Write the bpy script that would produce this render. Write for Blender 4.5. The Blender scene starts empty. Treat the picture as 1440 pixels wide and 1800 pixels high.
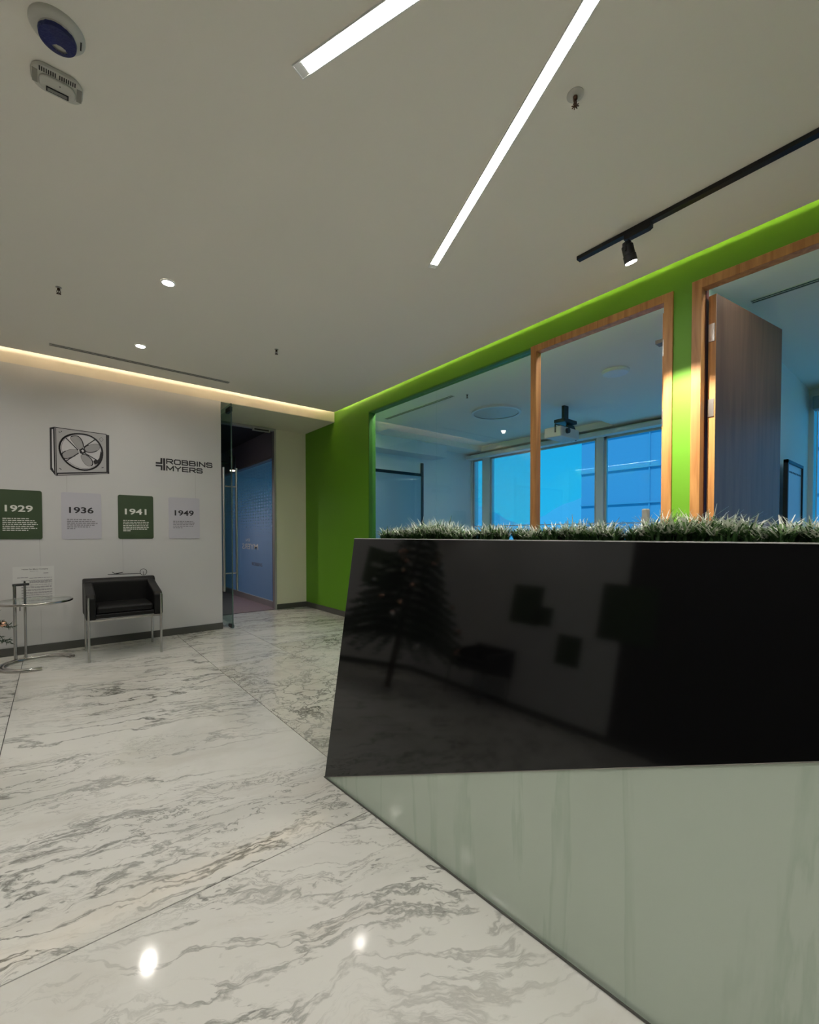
import bpy, bmesh, math, random
from mathutils import Vector, Matrix, Euler
PI = math.pi
rnd = random.Random(7)
SC = bpy.context.scene
COL = SC.collection

# ------------------------------------------------------------------ camera
CAM_H = 1.15
cd = bpy.data.cameras.new('camera'); cam = bpy.data.objects.new('camera', cd); COL.objects.link(cam)
az, pit, roll = math.radians(50.976), math.radians(-1.13), math.radians(-0.055)
F = Vector((math.cos(az)*math.cos(pit), math.sin(az)*math.cos(pit), math.sin(pit)))
R0 = Vector((math.sin(az), -math.cos(az), 0)); U0 = R0.cross(F)
R = R0*math.cos(roll) + U0*math.sin(roll); U = -R0*math.sin(roll) + U0*math.cos(roll)
M = Matrix((R, U, -F)).transposed().to_4x4(); M.translation = (0, 0, CAM_H)
cam.matrix_world = M
cd.sensor_fit = 'AUTO'; cd.sensor_width = 36; cd.lens = 771.18/1800*36
cd.shift_y = 55.8/1800
cd.clip_start = 0.02; cd.clip_end = 2000
SC.camera = cam

# ------------------------------------------------------------------ view + sky
SC.view_settings.view_transform = 'Standard'; SC.view_settings.look = 'None'
SC.view_settings.gamma = 1; SC.view_settings.use_curve_mapping = False
SC.view_settings.exposure = 1.5
W = bpy.data.worlds.new('world'); SC.world = W; W.use_nodes = True
wn = W.node_tree; wn.nodes.clear()
wo = wn.nodes.new('ShaderNodeOutputWorld'); wb = wn.nodes.new('ShaderNodeBackground')
wt = wn.nodes.new('ShaderNodeTexCoord'); ws = wn.nodes.new('ShaderNodeSeparateXYZ'); wr = wn.nodes.new('ShaderNodeValToRGB')
wn.links.new(wt.outputs['Generated'], ws.inputs[0]); wn.links.new(ws.outputs['Z'], wr.inputs[0])
wr.color_ramp.elements[0].position = 0.0; wr.color_ramp.elements[0].color = (0.10, 0.60, 0.80, 1)
wr.color_ramp.elements[1].position = 0.6; wr.color_ramp.elements[1].color = (0.03, 0.36, 0.64, 1)
wn.links.new(wr.outputs[0], wb.inputs[0]); wb.inputs[1].default_value = 0.40
wn.links.new(wb.outputs[0], wo.inputs[0])

LIGHT = dict(strip=21.0, cove_warm=17.0, cove_green=9.5, down=8.5, disc=13.0, track=95.0)

sd = bpy.data.lights.new('sun', 'SUN'); sd.energy = 1.0; sd.angle = math.radians(.6); sd.color = (1, .95, .88)
so = bpy.data.objects.new('sun', sd); COL.objects.link(so); so.rotation_euler = Vector((-.62, -.25, .75)).to_track_quat('Z', 'Y').to_euler()

# ------------------------------------------------------------------ materials
def mat(name, col, rough=.5, metal=0, spec=.5, emit=None, es=1, bump=0, bscale=40, var=0, vscale=3, coat=0):
    m = bpy.data.materials.new(name); m.use_nodes = True; nt = m.node_tree
    b = nt.nodes['Principled BSDF']
    b.inputs['Base Color'].default_value = (*col, 1); b.inputs['Roughness'].default_value = rough
    b.inputs['Metallic'].default_value = metal; b.inputs['Specular IOR Level'].default_value = spec
    b.inputs['Coat Weight'].default_value = coat
    if emit: b.inputs['Emission Color'].default_value = (*emit, 1); b.inputs['Emission Strength'].default_value = es
    if bump or var:
        tc = nt.nodes.new('ShaderNodeTexCoord')
    if bump:
        n = nt.nodes.new('ShaderNodeTexNoise'); n.inputs['Scale'].default_value = bscale; n.inputs['Detail'].default_value = 4
        nt.links.new(tc.outputs['Object'], n.inputs['Vector'])
        bp = nt.nodes.new('ShaderNodeBump'); bp.inputs['Strength'].default_value = bump; bp.inputs['Distance'].default_value = .01
        nt.links.new(n.outputs[0], bp.inputs['Height']); nt.links.new(bp.outputs[0], b.inputs['Normal'])
    if var:
        n = nt.nodes.new('ShaderNodeTexNoise'); n.inputs['Scale'].default_value = vscale; n.inputs['Detail'].default_value = 3
        nt.links.new(tc.outputs['Object'], n.inputs['Vector'])
        r = nt.nodes.new('ShaderNodeValToRGB')
        r.color_ramp.elements[0].position = .3; r.color_ramp.elements[1].position = .7
        r.color_ramp.elements[0].color = (*[c*(1-var) for c in col], 1); r.color_ramp.elements[1].color = (*[min(1, c*(1+var)) for c in col], 1)
        nt.links.new(n.outputs[0], r.inputs[0]); nt.links.new(r.outputs[0], b.inputs['Base Color'])
    return m

def wood(name, c1, c2, rough=.45, scale=(9, 9, .7), dist=3.5):
    m = bpy.data.materials.new(name); m.use_nodes = True; nt = m.node_tree; b = nt.nodes['Principled BSDF']
    tc = nt.nodes.new('ShaderNodeTexCoord'); mp = nt.nodes.new('ShaderNodeMapping'); mp.inputs['Scale'].default_value = scale
    n = nt.nodes.new('ShaderNodeTexNoise'); n.inputs['Scale'].default_value = 3; n.inputs['Detail'].default_value = 6; n.inputs['Distortion'].default_value = .6
    r = nt.nodes.new('ShaderNodeValToRGB'); r.color_ramp.elements[0].position = .32; r.color_ramp.elements[1].position = .68
    r.color_ramp.elements[0].color = (*c1, 1); r.color_ramp.elements[1].color = (*c2, 1)
    nt.links.new(tc.outputs['Object'], mp.inputs[0]); nt.links.new(mp.outputs[0], n.inputs['Vector'])
    nt.links.new(n.outputs[0], r.inputs[0]); nt.links.new(r.outputs[0], b.inputs['Base Color'])
    b.inputs['Roughness'].default_value = rough
    return m

def glass(name, tint=(1, 1, 1), ior=1.5, gl=1.0):
    m = bpy.data.materials.new(name); m.use_nodes = True; nt = m.node_tree; nt.nodes.clear()
    o = nt.nodes.new('ShaderNodeOutputMaterial'); mx = nt.nodes.new('ShaderNodeMixShader')
    t = nt.nodes.new('ShaderNodeBsdfTransparent'); t.inputs[0].default_value = (*tint, 1)
    g = nt.nodes.new('ShaderNodeBsdfGlossy'); g.inputs['Roughness'].default_value = .0; g.inputs[0].default_value = (gl, gl, gl, 1)
    # Schlick reflectance from the true facing angle, the same on both faces of the thin pane
    ge = nt.nodes.new('ShaderNodeNewGeometry'); dt = nt.nodes.new('ShaderNodeVectorMath'); dt.operation = 'DOT_PRODUCT'
    nt.links.new(ge.outputs['Normal'], dt.inputs[0]); nt.links.new(ge.outputs['Incoming'], dt.inputs[1])
    def mt(op, a, b_=0.0):
        q = nt.nodes.new('ShaderNodeMath'); q.operation = op
        for i, v in enumerate((a, b_)):
            if isinstance(v, (int, float)): q.inputs[i].default_value = v
            else: nt.links.new(v, q.inputs[i])
        return q.outputs[0]
    r0 = ((ior-1)/(ior+1))**2
    fr = mt('ADD', mt('MULTIPLY', mt('POWER', mt('SUBTRACT', 1.0, mt('ABSOLUTE', dt.outputs['Value'])), 5.0), 1-r0), r0)
    nt.links.new(fr, mx.inputs[0]); nt.links.new(t.outputs[0], mx.inputs[1]); nt.links.new(g.outputs[0], mx.inputs[2])
    nt.links.new(mx.outputs[0], o.inputs[0])
    return m

def marble(name, ang=-16, base=(.70, .69, .645), vein=(.055, .058, .045), warm=(.47, .42, .34), seed=0, rough=.075, stretch=.42, amount=1.0, breccia=False):
    m = bpy.data.materials.new(name); m.use_nodes = True; nt = m.node_tree; N = nt.nodes.new; L = nt.links.new
    b = nt.nodes['Principled BSDF']
    geo = N('ShaderNodeNewGeometry'); oi = N('ShaderNodeObjectInfo')
    mp = N('ShaderNodeMapping'); mp.inputs['Rotation'].default_value = (0, 0, math.radians(-ang))
    mp.inputs['Location'].default_value = (seed*3.7, seed*1.9, seed*.7)
    L(geo.outputs['Position'], mp.inputs[0])
    # slab offset
    off = N('ShaderNodeVectorMath'); off.operation = 'SCALE'; off.inputs[0].default_value = (0, 0, 13.0); L(oi.outputs['Random'], off.inputs['Scale'])
    ad = N('ShaderNodeVectorMath'); ad.operation = 'ADD'; L(mp.outputs[0], ad.inputs[0]); L(off.outputs[0], ad.inputs[1])
    def noise(vec, sc, det=5, rg=.55, dist=0):
        n = N('ShaderNodeTexNoise'); n.inputs['Scale'].default_value = sc; n.inputs['Detail'].default_value = det
        n.inputs['Roughness'].default_value = rg; n.inputs['Distortion'].default_value = dist; L(vec, n.inputs['Vector']); return n
    w = noise(ad.outputs[0], 1.7, 5, .6)
    ws_ = N('ShaderNodeVectorMath'); ws_.operation = 'SUBTRACT'; ws_.inputs[1].default_value = (.5, .5, .5); L(w.outputs['Color'], ws_.inputs[0])
    wsc = N('ShaderNodeVectorMath'); wsc.operation = 'SCALE'; wsc.inputs['Scale'].default_value = .34 if not breccia else .7; L(ws_.outputs[0], wsc.inputs[0])
    wa = N('ShaderNodeVectorMath'); wa.operation = 'ADD'; L(ad.outputs[0], wa.inputs[0]); L(wsc.outputs[0], wa.inputs[1])
    st = N('ShaderNodeVectorMath'); st.operation = 'MULTIPLY'; st.inputs[1].default_value = (stretch, 1.9, 1) if not breccia else (1, 1.3, 1); L(wa.outputs[0], st.inputs[0])
    def ramp(val, pts):
        r = N('ShaderNodeValToRGB'); L(val, r.inputs[0]); e = r.color_ramp.elements
        while len(e) < len(pts): e.new(.5)
        for el, (p, c) in zip(e, pts): el.position = p; el.color = (c, c, c, 1)
        return r.outputs[0]
    def mul(a, b_):
        q = N('ShaderNodeMath'); q.operation = 'MULTIPLY'; q.use_clamp = True
        for i, v in enumerate((a, b_)):
            if isinstance(v, (int, float)): q.inputs[i].default_value = v
            else: L(v, q.inputs[i])
        return q.outputs[0]
    def mx(a, b_):
        q = N('ShaderNodeMath'); q.operation = 'MAXIMUM'; L(a, q.inputs[0]); L(b_, q.inputs[1]); return q.outputs[0]
    n1 = noise(st.outputs[0], 2.3, 9, .62, .3); n2 = noise(st.outputs[0], 5.2, 8, .65, .5); n3 = noise(ad.outputs[0], .9, 3); n4 = noise(st.outputs[0], 1.2, 4, .5, .2)
    v1 = ramp(n1.outputs[0], [(.472, 0), (.498, 1), (.502, 1), (.518, 0)])
    v2 = ramp(n2.outputs[0], [(.478, 0), (.5, .9), (.514, 0)])
    m1 = ramp(n3.outputs[0], [(.36, .08), (.6, 1)])
    m2 = ramp(n4.outputs[0], [(.42, 0), (.58, 1)])
    if breccia:
        vo = N('ShaderNodeTexVoronoi'); vo.feature = 'DISTANCE_TO_EDGE'; vo.inputs['Scale'].default_value = 4.2; L(wa.outputs[0], vo.inputs['Vector'])
        v1 = mx(v1, ramp(vo.outputs['Distance'], [(0, .8), (.035, 0)]))
    veins = mx(mul(v1, m1), mul(mul(v2, m2), .85)); veins = mul(veins, .86*amount)
    blot = mul(ramp(n4.outputs[0], [(.54, 0), (.74, 1)]), .42*amount)
    blot2 = mul(ramp(noise(st.outputs[0], 3.1, 7, .6).outputs[0], [(.52, 0), (.66, 1)]), .2*amount)
    sp = N('ShaderNodeVectorMath'); sp.operation = 'MULTIPLY'; sp.inputs[1].default_value = (24, 62, 1); L(ad.outputs[0], sp.inputs[0])
    pits = mul(ramp(noise(sp.outputs[0], 1, 2, .4).outputs[0], [(.69, 0), (.74, 1)]), ramp(n3.outputs[0], [(.47, 0), (.6, .75)]))
    def mixc(a, fac, col):
        q = N('ShaderNodeMix'); q.data_type = 'RGBA'; L(fac, q.inputs[0])
        if isinstance(a, tuple): q.inputs[6].default_value = (*a, 1)
        else: L(a, q.inputs[6])
        q.inputs[7].default_value = (*col, 1); return q.outputs[2]
    big = mul(ramp(noise(wa.outputs[0], 1.15, 6, .6, .3).outputs[0], [(.52, 0), (.68, 1)]), .34*amount)
    c = mixc(base, big, (.40, .395, .34)); c = mixc(c, blot, (.30, .30, .265)); c = mixc(c, blot2, warm); c = mixc(c, veins, vein); c = mixc(c, pits, (.05, .05, .045))
    L(c, b.inputs['Base Color']); b.inputs['Roughness'].default_value = rough; b.inputs['Specular IOR Level'].default_value = .5
    return m

M_ = dict(
 ceil=mat('ceiling_paint', (.87, .83, .74), .9, bump=.03, bscale=90),
 wallw=mat('vinyl_wall', (.57, .565, .555), .42, var=.01),
 seam=mat('vinyl_seam', (.42, .42, .41), .6),
 fascia=mat('cream_fascia', (.72, .66, .55), .8),
 beige=mat('beige_paint', (.80, .79, .62), .75, bump=.03),
 green=mat('green_paint', (.125, .34, .010), .55, bump=.04, bscale=120),
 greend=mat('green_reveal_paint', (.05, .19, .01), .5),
 base=mat('grey_skirting', (.085, .085, .075), .35),
 grout=mat('grout', (.035, .035, .03), .8),
 pale=mat('office_paint', (.74, .78, .80), .7),
 dark=mat('dark_paint', (.02, .02, .028), .7),
 purple=mat('mauve_bulkhead', (.30, .27, .31), .7),
 carpet=mat('mauve_carpet', (.22, .18, .21), .95, bump=.4, bscale=400, var=.12, vscale=60),
 carpet2=mat('grey_carpet', (.16, .18, .20), .95, bump=.3, bscale=300),
 blackp=mat('black_glass', (.003, .003, .0032), .06, spec=.58, coat=0),
 mint=None, blackm=mat('black_metal', (.006, .006, .007), .4), leather=mat('black_leather', (.006, .006, .006), .42, spec=.25, bump=.12, bscale=160),
 chrome=mat('chrome', (.50, .49, .47), .14, 1), steel=mat('brushed_steel', (.50, .49, .47), .3, 1), satin=mat('satin_aluminium', (.50, .50, .50), .45, .6),
 white=mat('white_plastic', (.56, .55, .49), .45), whitetrim=mat('white_trim', (.8, .8, .78), .4), greyslot=mat('grey_plastic', (.25, .24, .21), .5),
 slot=mat('dark_slot', (.012, .012, .012), .7), brass=mat('bronze_metal', (.07, .035, .02), .35, .8),
 blue=mat('blue_film', (.001, .008, .10), .35, bump=.5, bscale=60, var=.25, vscale=18),
 wooda=wood('oak_frame', (.36, .155, .045), (.56, .28, .09)), woodd=wood('walnut_leaf', (.065, .035, .022), (.12, .07, .045), .35, (7, 7, .5)),
 woodr=mat('reddish_wood', (.10, .016, .010), .4),
 cardg=mat('green_card', (.042, .072, .030), .35), cardl=mat('lilac_card', (.50, .49, .54), .4), paper=mat('letter_print', (.64, .64, .62), .5),
 ink=mat('black_print', (.012, .010, .013), .5), inkg=mat('grey_print', (.20, .19, .21), .5), inkl=mat('pale_print', (.72, .72, .66), .5), fang=mat('fan_print_grey', (.43, .42, .42), .5), fanb=mat('fan_print_blade', (.34, .33, .33), .5), fanl=mat('fan_print_light', (.58, .57, .58), .5),
 led=mat('led_diffuser', (1, 1, 1), .4, emit=(1, .97, .92), es=LIGHT['strip']),
 ledw=mat('warm_led_tape', (1, 1, 1), .4, emit=(1, .83, .64), es=LIGHT['cove_warm']),
 ledg=mat('neutral_led_tape', (1, 1, 1), .4, emit=(1, .86, .42), es=LIGHT['cove_green']),
 lens=mat('lamp_lens', (1, 1, 1), .4, emit=(1, .96, .9), es=LIGHT['disc']),
 warmlens=mat('warm_lamp_lens', (1, 1, 1), .4, emit=(1, .82, .6), es=2.2),
 glassc=glass('clear_glass', (.93, .965, .95)), glassg=glass('green_edge_glass', (.72, .84, .80)), glassb=glass('tinted_facade_glass', (.42, .86, 1.0), gl=.35), glasst=glass('table_glass', (.9, .95, .93)),
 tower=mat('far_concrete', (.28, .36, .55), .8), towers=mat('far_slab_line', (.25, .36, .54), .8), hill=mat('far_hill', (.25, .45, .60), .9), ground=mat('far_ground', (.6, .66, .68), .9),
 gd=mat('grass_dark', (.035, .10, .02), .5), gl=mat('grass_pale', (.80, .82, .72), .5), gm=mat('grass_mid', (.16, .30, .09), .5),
 fir=mat('fir_needles', (.018, .045, .018), .6), bark=mat('bark', (.06, .04, .02), .8), gold=mat('rose_gold_bauble', (.72, .42, .30), .18, 1), silver=mat('silver_bauble', (.75, .75, .75), .15, 1),
)
def mint_mat():
    m = marble('mint_stone_glass', ang=98, base=(.355, .43, .345), vein=(.24, .31, .235), warm=(.37, .40, .32), seed=4, rough=.07, stretch=.2, amount=.55)
    return m
def mint2():
    m = bpy.data.materials.new('mint_backed_glass'); m.use_nodes = True; nt = m.node_tree; N = nt.nodes.new; L = nt.links.new
    b = nt.nodes['Principled BSDF']; geo = N('ShaderNodeNewGeometry'); mp = N('ShaderNodeMapping'); mp.inputs['Scale'].default_value = (1, 1.5, .22); mp.inputs['Rotation'].default_value = (math.radians(-14), 0, 0)
    L(geo.outputs['Position'], mp.inputs[0])
    n = N('ShaderNodeTexNoise'); n.inputs['Scale'].default_value = 2.6; n.inputs['Detail'].default_value = 7; n.inputs['Distortion'].default_value = .4; L(mp.outputs[0], n.inputs['Vector'])
    r = N('ShaderNodeValToRGB'); e = r.color_ramp.elements; L(n.outputs[0], r.inputs[0])
    e[0].position = 0; e[0].color = (.54, .62, .53, 1); e[1].position = 1; e[1].color = (.52, .58, .49, 1)
    for p, c in ((.47, (.535, .615, .52, 1)), (.5, (.47, .56, .46, 1)), (.512, (.535, .615, .52, 1))):
        q = e.new(p); q.color = c
    L(r.outputs[0], b.inputs['Base Color']); b.inputs['Roughness'].default_value = .06; b.inputs['Specular IOR Level'].default_value = .5
    return m
M_['mint'] = mint2()
M_['marb'] = marble('white_veined_marble', -16, seed=1)
M_['marb2'] = marble('soft_veined_marble', -24, seed=5, amount=.85, stretch=.5)
M_['marbb'] = marble('brecciated_marble', 20, seed=9, breccia=True, warm=(.42, .36, .29), base=(.66, .64, .57))

# frosted film: dots above, solid below
def film():
    m = bpy.data.materials.new('dotted_frost_film'); m.use_nodes = True; nt = m.node_tree; nt.nodes.clear(); N = nt.nodes.new; L = nt.links.new
    o = N('ShaderNodeOutputMaterial'); geo = N('ShaderNodeNewGeometry'); sx = N('ShaderNodeSeparateXYZ'); L(geo.outputs['Position'], sx.inputs[0])
    def math_(op, a, b=None):
        q = N('ShaderNodeMath'); q.operation = op
        for i, v in enumerate((a, b)):
            if v is None: continue
            if isinstance(v, (int, float)): q.inputs[i].default_value = v
            else: L(v, q.inputs[i])
        return q.outputs[0]
    PY, PZ = .12, .052
    fy = math_('SUBTRACT', math_('FRACT', math_('DIVIDE', sx.outputs['Y'], PY)), .5); fz = math_('SUBTRACT', math_('FRACT', math_('DIVIDE', sx.outputs['Z'], PZ)), .5)
    d = math_('SQRT', math_('ADD', math_('MULTIPLY', fy, fy), math_('MULTIPLY', fz, fz)))
    # radius grows downwards: z 2.2 -> .12, z 1.1 -> .75
    rr = N('ShaderNodeMapRange'); L(sx.outputs['Z'], rr.inputs[0]); rr.inputs[1].default_value = 2.05; rr.inputs[2].default_value = 1.05; rr.inputs[3].default_value = .12; rr.inputs[4].default_value = .72
    dot = math_('LESS_THAN', d, rr.outputs[0])
    fac = math_('MULTIPLY', dot, .9)
    fac = math_('ADD', fac, .06)
    di = N('ShaderNodeBsdfDiffuse'); di.inputs[0].default_value = (.33, .42, .55, 1)
    tl = N('ShaderNodeBsdfTranslucent'); tl.inputs[0].default_value = (.33, .45, .62, 1)
    m1 = N('ShaderNodeMixShader'); m1.inputs[0].default_value = .55; L(di.outputs[0], m1.inputs[1]); L(tl.outputs[0], m1.inputs[2])
    tr = N('ShaderNodeBsdfTransparent'); m2 = N('ShaderNodeMixShader'); L(fac, m2.inputs[0]); L(tr.outputs[0], m2.inputs[1]); L(m1.outputs[0], m2.inputs[2])
    L(m2.outputs[0], o.inputs[0]); return m
M_['film'] = film()

# ------------------------------------------------------------------ geometry helpers
def obj(name, bm, m, parent=None, smooth=False, label=None, kind=None, group=None, bevel=0, loc=None):
    me = bpy.data.meshes.new(name)
    bmesh.ops.recalc_face_normals(bm, faces=bm.faces)
    bm.to_mesh(me); bm.free()
    ms = m if isinstance(m, (list, tuple)) else [m]
    for q in ms: me.materials.append(q if not isinstance(q, str) else M_[q])
    o = bpy.data.objects.new(name, me); COL.objects.link(o)
    if smooth:
        for p in me.polygons: p.use_smooth = True
        md = o.modifiers.new('es', 'EDGE_SPLIT'); md.split_angle = math.radians(38)
    if bevel:
        md = o.modifiers.new('bv', 'BEVEL'); md.width = bevel; md.segments = 2; md.limit_method = 'ANGLE'; md.angle_limit = math.radians(40)
    if parent is not None: o.parent = parent
    if loc: o.location = loc
    if label: o['label'] = label
    if kind: o['kind'] = kind
    if group: o['group'] = group
    return o
def thing(name, label, cat, loc=(0, 0, 0), rz=0, group=None):
    o = bpy.data.objects.new(name, None); COL.objects.link(o); o.location = loc; o.rotation_euler = (0, 0, rz)
    o['label'] = label; o['category'] = cat
    if group: o['group'] = group
    return o
def tag(o, label, cat, group=None):
    o['label'] = label; o['category'] = cat
    if group: o['group'] = group
    return o
def add_box(bm, x0, x1, y0, y1, z0, z1):
    vs = [bm.verts.new(p) for p in ((x0,y0,z0),(x1,y0,z0),(x1,y1,z0),(x0,y1,z0),(x0,y0,z1),(x1,y0,z1),(x1,y1,z1),(x0,y1,z1))]
    for f in ((0,3,2,1),(4,5,6,7),(0,1,5,4),(1,2,6,5),(2,3,7,6),(3,0,4,7)): bm.faces.new([vs[i] for i in f])
    return bm
def bx(*a):
    bm = bmesh.new()
    if isinstance(a[0], (list, tuple)):
        for q in a: add_box(bm, *q)
    else: add_box(bm, *a)
    return bm
def tube(bm, pts, r, seg=10, closed=False, cap=True):
    pts = [Vector(p) for p in pts]; n = len(pts); rings = []; prev = None
    for i, p in enumerate(pts):
        if closed: t = (pts[(i+1) % n]-pts[i-1]).normalized()
        else: t = ((pts[min(i+1, n-1)]-pts[max(i-1, 0)])).normalized()
        if prev is None:
            a = Vector((0, 0, 1)) if abs(t.z) < .9 else Vector((1, 0, 0)); u = t.cross(a).normalized()
        else: u = (prev - t*prev.dot(t)).normalized()
        prev = u; v = t.cross(u); rr = r[i] if isinstance(r, (list, tuple)) else r
        rings.append([bm.verts.new(p + (u*math.cos(2*PI*k/seg) + v*math.sin(2*PI*k/seg))*rr) for k in range(seg)])
    for i in range(n if closed else n-1):
        A, B = rings[i], rings[(i+1) % n]
        for k in range(seg): bm.faces.new((A[k], A[(k+1) % seg], B[(k+1) % seg], B[k]))
    if cap and not closed: bm.faces.new(rings[0][::-1]); bm.faces.new(rings[-1])
    return bm
def lathe(bm, prof, seg=32, c=(0, 0, 0)):
    rings = []
    for r, z in prof:
        if r < 1e-6: rings.append([bm.verts.new((c[0], c[1], c[2]+z))])
        else: rings.append([bm.verts.new((c[0]+r*math.cos(2*PI*k/seg), c[1]+r*math.sin(2*PI*k/seg), c[2]+z)) for k in range(seg)])
    for A, B in zip(rings, rings[1:]):
        for k in range(seg):
            a = A[k % len(A)], A[(k+1) % len(A)]; b = B[(k+1) % len(B)], B[k % len(B)]
            vs = list(dict.fromkeys([*a, *b]))
            if len(vs) >= 3: bm.faces.new(vs)
    return bm
def prism(bm, poly, axis, a, b):
    """extrude 2D polygon: axis 'y' -> poly is (x,z), 'z' -> (x,y), 'x' -> (y,z)"""
    def P(q, t): return {'y': (q[0], t, q[1]), 'z': (q[0], q[1], t), 'x': (t, q[0], q[1])}[axis]
    A = [bm.verts.new(P(q, a)) for q in poly]; B = [bm.verts.new(P(q, b)) for q in poly]
    bm.faces.new(A); bm.faces.new(B[::-1])
    for i in range(len(poly)): j = (i+1) % len(poly); bm.faces.new((A[i], A[j], B[j], B[i]))
    return bm
def struct(name, bm, m, parent=None, **k):
    o = obj(name, bm, m, parent, **k)
    if parent is None: o['kind'] = 'structure'
    return o
def sroot(name):
    o = bpy.data.objects.new(name, None); COL.objects.link(o); o['kind'] = 'structure'; return o
def rrect(x0, x1, z0, z1, r, n=5):
    out = []
    for cx, cz, a0 in ((x1-r, z1-r, 0), (x0+r, z1-r, 90), (x0+r, z0+r, 180), (x1-r, z0+r, 270)):
        for k in range(n+1):
            a = math.radians(a0+90*k/n); out.append((cx+r*math.cos(a), cz+r*math.sin(a)))
    return out
def copy_tree(o, parent=None):
    c = o.copy(); COL.objects.link(c)
    if parent is not None: c.parent = parent
    for ch in [q for q in bpy.data.objects if q.parent == o]: copy_tree(ch, c)
    return c
def text_mesh(name, s, x0, x1, z0, z1, y, m, parent, bold=.0, mirror=False, plane='y', depth=.0012, label=None):
    """flat lettering fitted into a rectangle on a wall; plane 'y': faces -Y;  plane 'x': faces -X (x0..x1 are world y)"""
    cu = bpy.data.curves.new(name, 'FONT'); cu.body = s; cu.size = 1; cu.offset = bold; cu.extrude = 0; cu.resolution_u = 3
    to = bpy.data.objects.new('tmp', cu); COL.objects.link(to)
    dg = bpy.context.evaluated_depsgraph_get(); me = bpy.data.meshes.new_from_object(to.evaluated_get(dg))
    COL.objects.unlink(to); bpy.data.objects.remove(to); bpy.data.curves.remove(cu)
    xs = [v.co.x for v in me.vertices]; ys = [v.co.y for v in me.vertices]
    ax, bx_, ay, by = min(xs), max(xs), min(ys), max(ys)
    for v in me.vertices:
        u = (v.co.x-ax)/(bx_-ax); w = (v.co.y-ay)/(by-ay)
        if mirror: u = 1-u
        if plane == 'y': v.co = (x0+u*(x1-x0), y, z0+w*(z1-z0))
        else: v.co = (y, x0+u*(x1-x0), z0+w*(z1-z0))
    me.name = name; me.materials.clear(); me.materials.append(M_[m])
    o = bpy.data.objects.new(name, me); COL.objects.link(o); o.parent = parent
    if label: o['label'] = label
    return o

# ------------------------------------------------------------------ dimensions (metres)
XE, YN = 3.17, 5.63          # green wall plane, fan wall plane
XW, YS = -2.75, -2.6         # far sides of the lobby, behind the camera
ZC, ZS = 2.88, 2.782         # ceiling, soffit
YB = 6.57                    # beige wall plane
XF = 7.0                     # facade
TOP = 3.16

# ------------------------------------------------------------------ floor
fl = struct('floor', bx(XW, 3.29, YS, 6.6, -.06, -.004), 'grout')
def slab(x0, x1, y0, y1, m, k=.0021, label=None):
    return obj('slab', bx(x0+k, x1-k, y0+k, y1-k, -.02, 0), m, fl, label=label)
xs = [XW, -1.55, -.235, 1.085]
for i, (a, b) in enumerate(zip(xs, xs[1:])):
    ys = [YS, -1.09, 1.51, 4.1, 5.42, YN] if i == 2 else [YS, -1.09, .2, 1.51, 2.8, 4.1, 5.42, YN]
    for j, (c, d) in enumerate(zip(ys, ys[1:])):
        slab(a, b, c, d, ['marb', 'marb2'][(i+j) % 2] if i != 2 else ('marb' if c > 1 else 'marb2'))
for a, b, ys in ((1.085, 1.77, [YS, -1.09, .2, 1.51, 2.806, 4.0, 5.3, YB]), (1.77, 3.17, [YS, -.6, .8, 2.0, 3.16, 4.45, 5.63, YB])):
    for j, (c, d) in enumerate(zip(ys, ys[1:])):
        slab(a, b, c, d, 'marbb' if (a < 1.5 and 1.4 < c < 3) or (a > 1.5 and c in (2.0, 3.16)) else 'marb')
corr_floor = struct('floor', bx(1.4, 2.75, 6.6, 13.0, -.06, .003), 'carpet')
struct('floor', bx(3.29, XF+.2, YS, 13.0, -.06, 0), 'carpet2')
struct('floor', bx(2.75, 3.29, 6.6, 13.0, -.06, 0), 'carpet2')

# ------------------------------------------------------------------ ceilings
struct('ceiling', bx(XW, XE-.08, YS, YN-.14, ZC, ZC+.025), 'ceil')
struct('ceiling', bx(XW-.2, XE+.12, YS-.2, 6.7, TOP, TOP+.05), 'ceil')       # slab above the light coves
struct('trim_1', bx(XW, XE, YN, YB+.1, ZS, TOP), ['fascia'])                  # dropped soffit box with lit fascia
struct('trim_2', bx(1.6, XE, YN+.004, YB, ZS-.004, ZS), 'beige')
# LED tapes lying in the coves, on top of the ceiling edge
for nm, b, m, lb in (('led_tape', (XW, XE-.16, YN-.20, YN-.185, ZC+.026, ZC+.034), 'ledw', 'warm white light tape hidden in ceiling slot over grey wall'),
                     ('led_tape', (XE-.135, XE-.12, YS, YN-.22, ZC+.026, ZC+.034), 'ledg', 'neutral light tape hidden in ceiling slot over green wall')):
    tag(obj(nm, bx(*b), m), lb, 'light strip')

# ------------------------------------------------------------------ walls
wn_ = struct('wall_north', bx(XW, 1.6, YN, YN+.2, 0, ZS), 'wallw')
for x, z0, z1 in ((-.109, .84, 1.12), (.107, 1.58, 1.76), (.576, .72, 1.12), (1.306, 1.585, 1.87), (1.306, 1.12, 1.36), (-.109, 0.1, .42), (.107, 1.12, 1.585)):
    obj('seam', bx(x-.0015, x+.0015, YN-.0006, YN+.01, z0, z1), 'seam', wn_)
struct('baseboard_north', bx(XW, 1.6, YN-.012, YN+.0, 0, .078), 'base')
struct('wall_west', bx(XW-.15, XW, 2.3, YN+.2, 0, TOP), 'wallw')
struct('wall_west', bx(XW-.15, XW, YS, 2.3, 0, TOP), mat('shade_darkened_wall', (.03, .028, .026), .5))  # shade put into the colour so the desk front reflects a dark side
struct('wall_south', bx(XW-.15, XE+.12, YS-.15, YS, 0, TOP), mat('grey_back_wall', (.2, .2, .19), .6))  # colour darkened too, for the same dark desk reflection
struct('baseboard_west', bx(XW, XW+.012, YS, YN-.012, 0, .078), 'base')
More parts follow.
